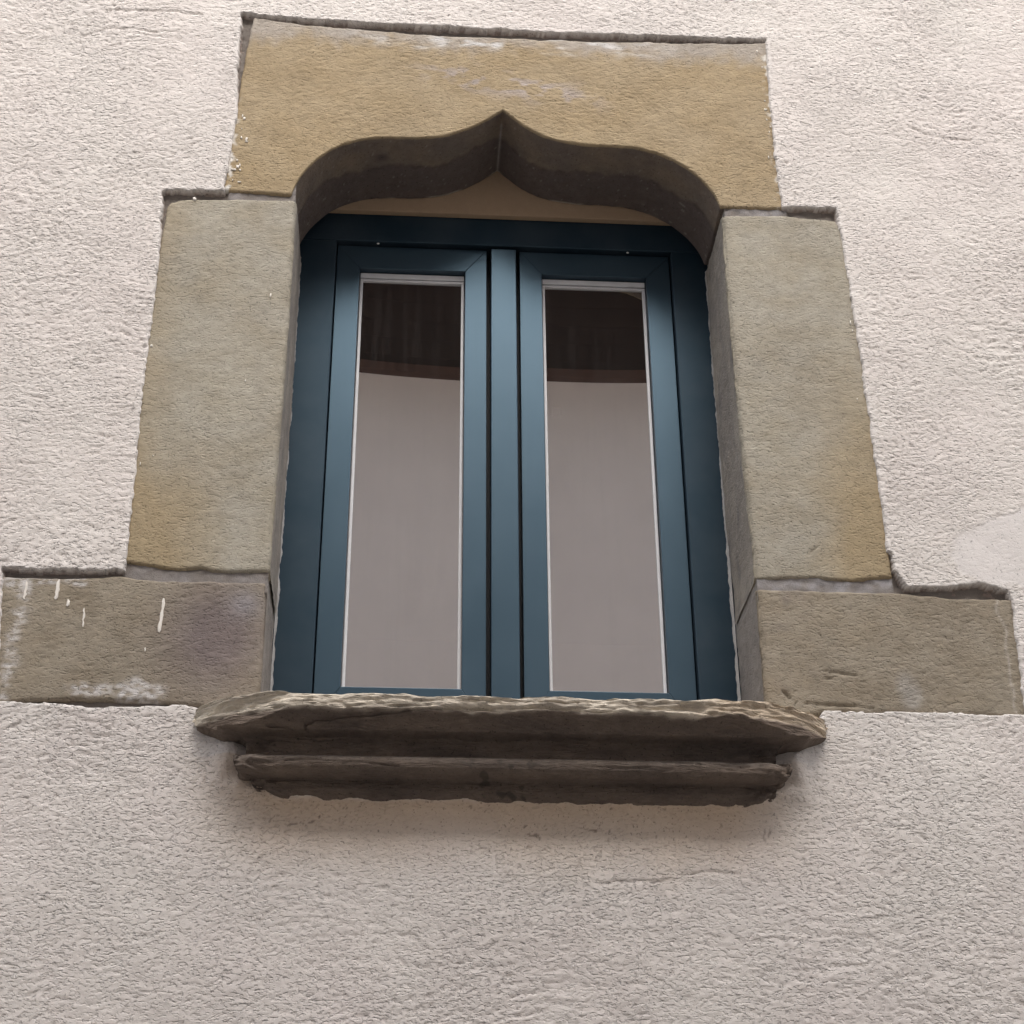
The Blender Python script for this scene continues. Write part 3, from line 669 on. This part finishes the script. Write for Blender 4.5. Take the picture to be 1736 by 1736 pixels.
# ------------------------------------------------------------------ moulded, eroded sill
def build_sill():
    # profile from the top inner edge, out over the slab and down to the wall: (projection, z, left end, right end)
    prof = [(-0.20, 2.772, -0.480, 0.480), (-0.02, 2.772, -0.600, 0.596), (0.05, 2.769, -0.606, 0.600), (0.120, 2.765, -0.606, 0.600), (0.131, 2.758, -0.606, 0.600), (0.134, 2.745, -0.604, 0.598),
            (0.131, 2.733, -0.600, 0.594), (0.124, 2.727, -0.590, 0.584), (0.114, 2.722, -0.580, 0.572), (0.102, 2.7165, -0.566, 0.558), (0.092, 2.7105, -0.556, 0.548), (0.086, 2.7055, -0.546, 0.540), (0.078, 2.7045, -0.530, 0.522),
            (0.058, 2.702, -0.512, 0.500), (0.050, 2.694, -0.505, 0.490), (0.045, 2.682, -0.502, 0.486), (0.046, 2.671, -0.503, 0.487), (0.050, 2.6655, -0.506, 0.492), (0.054, 2.6645, -0.510, 0.496),
            (0.0680, 2.6630, -0.516, 0.504), (0.0775, 2.6575, -0.520, 0.508), (0.0810, 2.6480, -0.521, 0.509), (0.0780, 2.6385, -0.518, 0.506), (0.0690, 2.6325, -0.512, 0.500), (0.056, 2.6310, -0.504, 0.494), (0.040, 2.6330, -0.496, 0.490), (0.026, 2.6345, -0.494, 0.489),
            (0.0225, 2.6320, -0.493, 0.489), (0.0225, 2.624, -0.490, 0.488), (0.0215, 2.615, -0.484, 0.486), (0.016, 2.606, -0.474, 0.480), (0.006, 2.598, -0.464, 0.474), (-0.02, 2.590, -0.460, 0.470)]
    pr = np.array(prof)
    # resample the profile finely
    seg = np.hypot(np.diff(pr[:, 0]), np.diff(pr[:, 1])); d = np.r_[0, np.cumsum(seg)]
    tt = np.concatenate([np.linspace(d[0], d[1], 14)[:-1], np.linspace(d[1], d[2], 14)[:-1], np.arange(d[2], d[-1], 0.0021), [d[-1]]])
    lev = np.stack([np.interp(tt, d, pr[:, k]) for k in range(4)], -1)
    ns, nf = 34, 480
    s_side = np.linspace(0, 1, ns, endpoint=False); s_f = np.linspace(0, 1, nf)
    p, z, xl, xr = [lev[:, k][:, None] for k in range(4)]
    back = 0.035
    ylo = np.maximum(-p, -1)     # y of the front at this level
    yb = np.maximum(back, ylo + 0.001)
    Xs = np.concatenate([np.repeat(xl, ns, 1), xl + (xr - xl) * s_f[None], np.repeat(xr, ns, 1)], 1)
    Ys = np.concatenate([yb + (ylo - yb) * s_side[None], np.repeat(ylo, nf, 1), ylo + (yb - ylo) * (s_side[None] + 1.0 / ns)], 1)
    Zs = np.repeat(z, Xs.shape[1], 1)
    # unworn and broken corners: the slab loses its corners towards the ends
    xx = Xs
    slab = sstep(2.700, 2.712, Zs)
    le = (xx + 0.606); re = (0.600 - xx)
    pm = 0.134 * np.minimum(1, (np.clip(le, 0, 1) / 0.20) ** 0.55) * np.minimum(1, (np.clip(re, 0, 1) / 0.19) ** 0.55)
    pm = pm + 0.010 * fbm(xx * 9, Zs * 9, 400, 3) * sstep(0.0, 0.05, np.minimum(le, re))
    lim = np.where(slab > 0, pm + (1 - slab) * 0.2, 1.0)
    Yc = np.maximum(Ys, -np.maximum(lim, 0.004))
    # normal directions (outward in plan)
    ny = np.concatenate([np.linspace(0, -0.6, ns), np.full(nf, -1.0), np.linspace(-0.6, 0, ns)])[None]
    nx = np.concatenate([np.full(ns, -0.9), np.zeros(nf), np.full(ns, 0.9)])[None]
    S = np.concatenate([np.linspace(-0.13, 0, ns) - 0.6, np.linspace(-0.6, 0.6, nf), np.linspace(0, 0.13, ns) + 0.6])[None] + 0 * Zs
    # laminated break of the upper slab edge: thin beds that step in and out
    wob = Zs + 0.005 * noise(S * 4, Zs * 10, 401) + 0.0015 * noise(S * 22, Zs * 30, 402)
    b1 = np.floor(wob / 0.0075); b2 = np.floor(wob / 0.0040 + 0.4)
    bed = 1.1 * noise(S * 6 + 3, b1 * 7.31 + 0.37, 403) + 0.7 * noise(S * 15, b2 * 5.17 + 0.61, 404) + 0.5 * noise(S * 55, wob / 0.004, 405)
    chunk = fbm(S * 11, Zs * 45, 406, 4)
    edge = sstep(2.727, 2.737, Zs + 0.008 * noise(S * 8, 0 * S, 409) + 0.003 * noise(S * 40, 0 * S, 415)) * sstep(2.7725, 2.768, Zs)
    endw = 1 + 1.1 * np.exp(-((S - 0.47) / 0.16) ** 2) + 1.0 * np.exp(-((S + 0.52) / 0.10) ** 2)
    disp = edge * (0.0062 * bed + 0.0065 * chunk * endw - 0.003)
    under = sstep(2.704, 2.712, Zs) * (1 - edge)
    disp = disp + under * (0.0025 * fbm(S * 9, Zs * 60, 407, 3) + 0.004 * chunk * (endw - 1))
    low = sstep(2.700, 2.69, Zs)
    disp = disp + low * (0.0018 * fbm(S * 6, Zs * 30, 408, 4) + 0.0005 * noise(S * 150, Zs * 150, 410))
    # flaked piece and breaks on the roll
    flake = np.exp(-(((S - 0.36) / 0.055) ** 2 + ((Zs - 2.640) / 0.012) ** 2) ** 2)
    disp = disp - 0.006 * flake * (0.6 + 0.6 * noise(S * 40, Zs * 90, 411))
    brk = np.exp(-(((S - 0.475) / 0.06) ** 2 + ((Zs - 2.652) / 0.010) ** 2) ** 2)
    disp = disp - 0.011 * brk * (0.6 + 0.8 * noise(S * 26, Zs * 120, 412))
    brl = np.exp(-(((S + 0.50) / 0.05) ** 2 + ((Zs - 2.645) / 0.014) ** 2) ** 2)
    disp = disp - 0.006 * brl * (0.5 + 0.9 * noise(S * 30, Zs * 80, 413))
    endc = np.exp(-((np.abs(S) - 0.60) / 0.07) ** 2) * low
    disp = disp - 0.016 * endc * np.clip(0.35 + fbm(S * 30, Zs * 55, 416, 3), 0, 1)
    # open cracks
    def crack(pts, w, dep):
        nonlocal disp
        q = np.asarray(pts); zc = np.interp(S, q[:, 0], q[:, 1], left=-9, right=-9) + 0.0016 * noise(S * 45, 0 * S, 414)
        disp = disp - dep * np.exp(-((Zs - zc) / w) ** 2)
    crack([(-0.50, 2.7085), (-0.475, 2.710), (-0.455, 2.7035), (-0.435, 2.703), (-0.42, 2.712), (-0.40, 2.717), (-0.33, 2.722), (-0.25, 2.727), (-0.18, 2.7335), (-0.05, 2.735)], 0.0017, 0.010)
    crack([(-0.14, 2.737), (0.02, 2.738), (0.10, 2.735), (0.22, 2.733), (0.30, 2.730)], 0.0015, 0.008)
    crack([(-0.07, 2.754), (0.02, 2.7525), (0.06, 2.750), (0.11, 2.750)], 0.0015, 0.008)
    crack([(-0.49, 2.648), (-0.45, 2.651), (-0.40, 2.649), (-0.32, 2.646), (-0.25, 2.640)], 0.0013, 0.005)
    crack([(0.16, 2.646), (0.25, 2.644), (0.29, 2.646)], 0.0012, 0.004)
    crack([(0.31, 2.660), (0.36, 2.657), (0.40, 2.655)], 0.0015, 0.006)
    X2 = Xs + nx * disp; Y2 = Yc + ny * disp
    Z2 = Zs + 0.002 * edge * noise(S * 25, Zs * 15, 420) + sstep(2.755, 2.77, Zs) * (0.006 * noise(S * 9, 0 * S + 2, 421) + 0.003 * noise(S * 31, 0 * S, 422)) * sstep(0.03, -0.05, Yc)
    P = np.stack([X2, Y2, Z2], -1)
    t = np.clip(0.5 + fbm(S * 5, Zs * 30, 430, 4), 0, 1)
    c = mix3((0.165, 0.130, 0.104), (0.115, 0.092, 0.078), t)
    fresh_lit = np.clip(edge + sstep(2.766, 2.77, Zs), 0, 1)
    c = mix3(c, (0.64, 0.575, 0.475), fresh_lit * np.clip(0.75 + 0.5 * fbm(S * 8, Zs * 70, 431, 3), 0, 1))  # pale broken stone, brightened in colour as if the lip catches light
    c = mix3(c, (0.42, 0.31, 0.20), fresh_lit * sstep(0.28, 0.42, S) * 0.5)
    cove_shade = sstep(-0.2, 0.5, fbm(S * 3, Zs * 12, 432, 3)) * sstep(2.706, 2.700, Zs) * sstep(2.662, 2.668, Zs)  # shade of the cove below the slab put into the colour, with dirt
    c = mix3(c, (0.062, 0.051, 0.046), cove_shade * 0.6)
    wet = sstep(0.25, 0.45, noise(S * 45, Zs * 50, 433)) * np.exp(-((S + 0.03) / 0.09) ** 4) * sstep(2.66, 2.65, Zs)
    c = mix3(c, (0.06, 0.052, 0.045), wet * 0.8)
    lite = np.exp(-((Zs - 2.656) / 0.009) ** 2) * np.clip(0.5 + fbm(S * 7, Zs * 20, 434, 3), 0, 1)  # highlight along the top of the roll painted in
    c = mix3(c, (0.26, 0.225, 0.195), lite * 0.6)
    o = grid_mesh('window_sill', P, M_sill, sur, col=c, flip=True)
    o['label'] = 'eroded moulded sandstone sill under the window'
build_sill()

# ------------------------------------------------------------------ casement window
win = empty('casement_window', 'dark blue-grey double casement window inside the stone arch', 'window', (0, 0.26, 2.80))
YF, YS, YM, YG = 0.245, 0.262, 0.250, 0.284
def group_part(name, parent, loc):
    o = bpy.data.objects.new(name, None); o.empty_display_size = 0.05; scene.collection.objects.link(o)
    o.parent = parent; o.location = Vector(loc) - Vector(parent.location)
    return o
fr = group_part('outer_frame', win, (0, YF, 2.80))
ZT, ZB = 4.087, 2.845
prism('frame_stile', rect(-0.497, -0.405, 2.79, ZT - 0.0005), YF, 0.33, M_outer, fr, bevel=0.0022)
prism('frame_stile', rect(0.405, 0.497, 2.79, ZT - 0.0005), YF, 0.33, M_outer, fr, bevel=0.0022)
prism('frame_rail', rect(-0.497, 0.497, ZT, 4.24), YF, 0.33, M_outer, fr, bevel=0.0022)
prism('frame_rail', rect(-0.4045, 0.4045, 2.79, ZB), YF + 0.001, 0.33, M_outer, fr, bevel=0.0022)

def cap(x):
    bm = bmesh.new()
    bmesh.ops.create_uvsphere(bm, u_segments=10, v_segments=6, radius=0.0034)
    for v in bm.verts: v.co = Vector((v.co.x + x, v.co.y * 0.8 + 0.2535, v.co.z * 0.6 + ZT - 0.0004))
    bm_obj('screw_cap', bm, M_screw, fr, smooth=True)
cap(-0.306); cap(0.301)

def mitred(parent, ox0, ox1, oz0, oz1, ix0, ix1, iz0, iz1, y0, y1):
    g = 0.00008
    for nm, pts in (('stile', [(ox0, oz0 + g), (ix0, iz0 + g), (ix0, iz1 - g), (ox0, oz1 - g)]), ('stile', [(ix1, iz0 + g), (ox1, oz0 + g), (ox1, oz1 - g), (ix1, iz1 - g)]),
                    ('rail', [(ox0 + g, oz1), (ix0 + g, iz1), (ix1 - g, iz1), (ox1 - g, oz1)]), ('rail', [(ox0 + g, oz0), (ox1 - g, oz0), (ix1 - g, iz0), (ix0 + g, iz0)])):
        prism(nm, pts, y0, y1, M_frame, parent, bevel=0.0009)

def pane(parent, x0, x1, z0, z1, twist, bow):
    u = np.linspace(-1, 1, 25); v = np.linspace(-1, 1, 61); U, V = np.meshgrid(u, v)
    X = (x0 + x1) / 2 + U * (x1 - x0) / 2; Z = (z0 + z1) / 2 + V * (z1 - z0) / 2
    Y = YG + twist * U * V - bow * (1 - U ** 2) * (1 - V ** 2)
    return grid_mesh('glass_pane', np.stack([X, Y, Z], -1), M_glass, parent)

for k, (ox0, ox1, ix0, ix1) in enumerate(((-0.4025, -0.043, -0.3475, -0.0945), (0.037, 0.4025, 0.0905, 0.3445))):
    sa = group_part('sash', win, ((ox0 + ox1) / 2, YS, 2.85))
    sa['label'] = ('left' if k == 0 else 'right') + ' window leaf with its narrow glass'
    mitred(sa, ox0, ox1, 2.850, 4.084, ix0, ix1, 2.936, 4.019, YS, 0.312)
    pane(sa, ix0 - 0.004, ix1 + 0.004, 2.932, 4.023, 0.0007 if k == 0 else -0.0003, 0.0003)
    # pale glazing bead at the rim of the glass
    z0, z1 = 2.936, 4.019
    for nm, pts in (('glazing_bead', rect(ix0 + 0.002, ix0 + 0.0085, z0 + 0.003, z1 - 0.026)), ('glazing_bead', rect(ix1 - 0.0085, ix1 - 0.002, z0 + 0.003, z1 - 0.026)),
                    ('glazing_bead', rect(ix0 + 0.002, ix1 - 0.002, z1 - 0.0255, z1 - 0.020)), ('glazing_bead', rect(ix0 + 0.002, ix1 - 0.002, z1 - 0.0165, z1 - 0.002))):
        prism(nm, pts, YG - 0.005, YG + 0.004, M_spacer, sa, bevel=0.0008, seg=1)
    prism('glazing_bead', rect(ix0 + 0.001, ix1 - 0.001, z0 - 0.001, z0 + 0.0028), YG - 0.012, YG + 0.004, M_spacer, sa, bevel=0.0006, seg=1)
    if k == 1:
        prism('pale_square', rect(0.111, 0.131, 3.632, 3.655), YG + 0.0025, YG + 0.0029, M_square, sa)  # small pale square close behind the glass
mu = prism('meeting_stile', rect(-0.033, 0.028, 2.846, 4.081), YM, 0.305, M_frame, win, bevel=0.0018)
prism('gasket', rect(-0.046, 0.040, 2.846, 4.083), 0.300, 0.318, M_gasket, win)

# sealant along both stone reveals
def sealant(sx):
    zs = np.arange(2.80, 4.03, 0.006); n = len(zs)
    w = 0.0045 + 0.0035 * noise(zs * 18, 0 * zs + sx, 500) + 0.002 * noise(zs * 70, 0 * zs, 501)
    w = np.clip(w, 0.001, 0.009)
    prof = np.array([(0.0, -0.008), (0.5, -0.0045), (1.0, -0.0005), (1.05, 0.003)])
    P = np.zeros((n, 4, 3))
    for j, (a, b) in enumerate(prof):
        P[:, j, 0] = sx * (0.4905 - a * w); P[:, j, 1] = YF + b; P[:, j, 2] = zs
    grid_mesh('sealant', P, M_caulk, fr, flip=sx > 0)
sealant(-1); sealant(1)

# dim room behind the panes
bm = bmesh.new()
bmesh.ops.create_cube(bm, size=1.0)
for v in bm.verts: v.co = Vector((v.co.x * 3.2, 0.335 + (v.co.y + 0.5) * 3.5, 1.95 + (v.co.z + 0.5) * 2.7))
for f in [f for f in bm.faces if f.calc_center_median().y < 0.4]: bm.faces.remove(f)
o = bm_obj('room_interior', bm, M_room); o['kind'] = 'structure'

# ------------------------------------------------------------------ house across the street (reflected in the panes)
def build_opposite():
    YO, H, OV = -5.2, 7.395, 1.10
    opp = empty('opposite_house', 'cream plastered house with dark wooden eaves, reflected in the window panes', 'house', (0, YO, 0))
    bm = bmesh.new(); add_prism(bm, rect(-7, 7, 0, H), YO - 6, YO); bm_obj('wall', bm, M_farwall, opp)
    ev = group_part('eave', opp, (0, YO, H))
    # boards run along the wall, rafters run out over them
    n = 6
    for i in range(n):
        y0 = YO - 0.05 + (OV + 0.05) * i / n; y1 = YO - 0.05 + (OV + 0.05) * (i + 1) / n - 0.0015
        prism('board', rect(-7.2, 7.2, H + 0.002 + 0.03 * i / n * 0, H + 0.027), y0, y1, M_wood, ev)
    prism('wall_plate', rect(-7.2, 7.2, H - 0.06, H + 0.001), YO + 0.001, YO + 0.06, M_plate, ev)
    rf = group_part('roof', opp, (0, YO, H))
    bm = bmesh.new()
    pts = [(YO + OV + 0.05, H + 0.028), (YO + OV + 0.05, H + 0.07), (YO - 3.0, H + 1.25), (YO - 6.2, H + 0.07), (YO - 6.2, H + 0.028)]
    a = [bm.verts.new((-7.2, y, z)) for y, z in pts]; b = [bm.verts.new((7.2, y, z)) for y, z in pts]
    bm.faces.new(a); bm.faces.new(b[::-1])
    for i in range(len(pts)):
        j = (i + 1) % len(pts); bm.faces.new((a[i], a[j], b[j], b[i]))
    bm_obj('roof_deck', bm, M_roof, rf)
build_opposite()
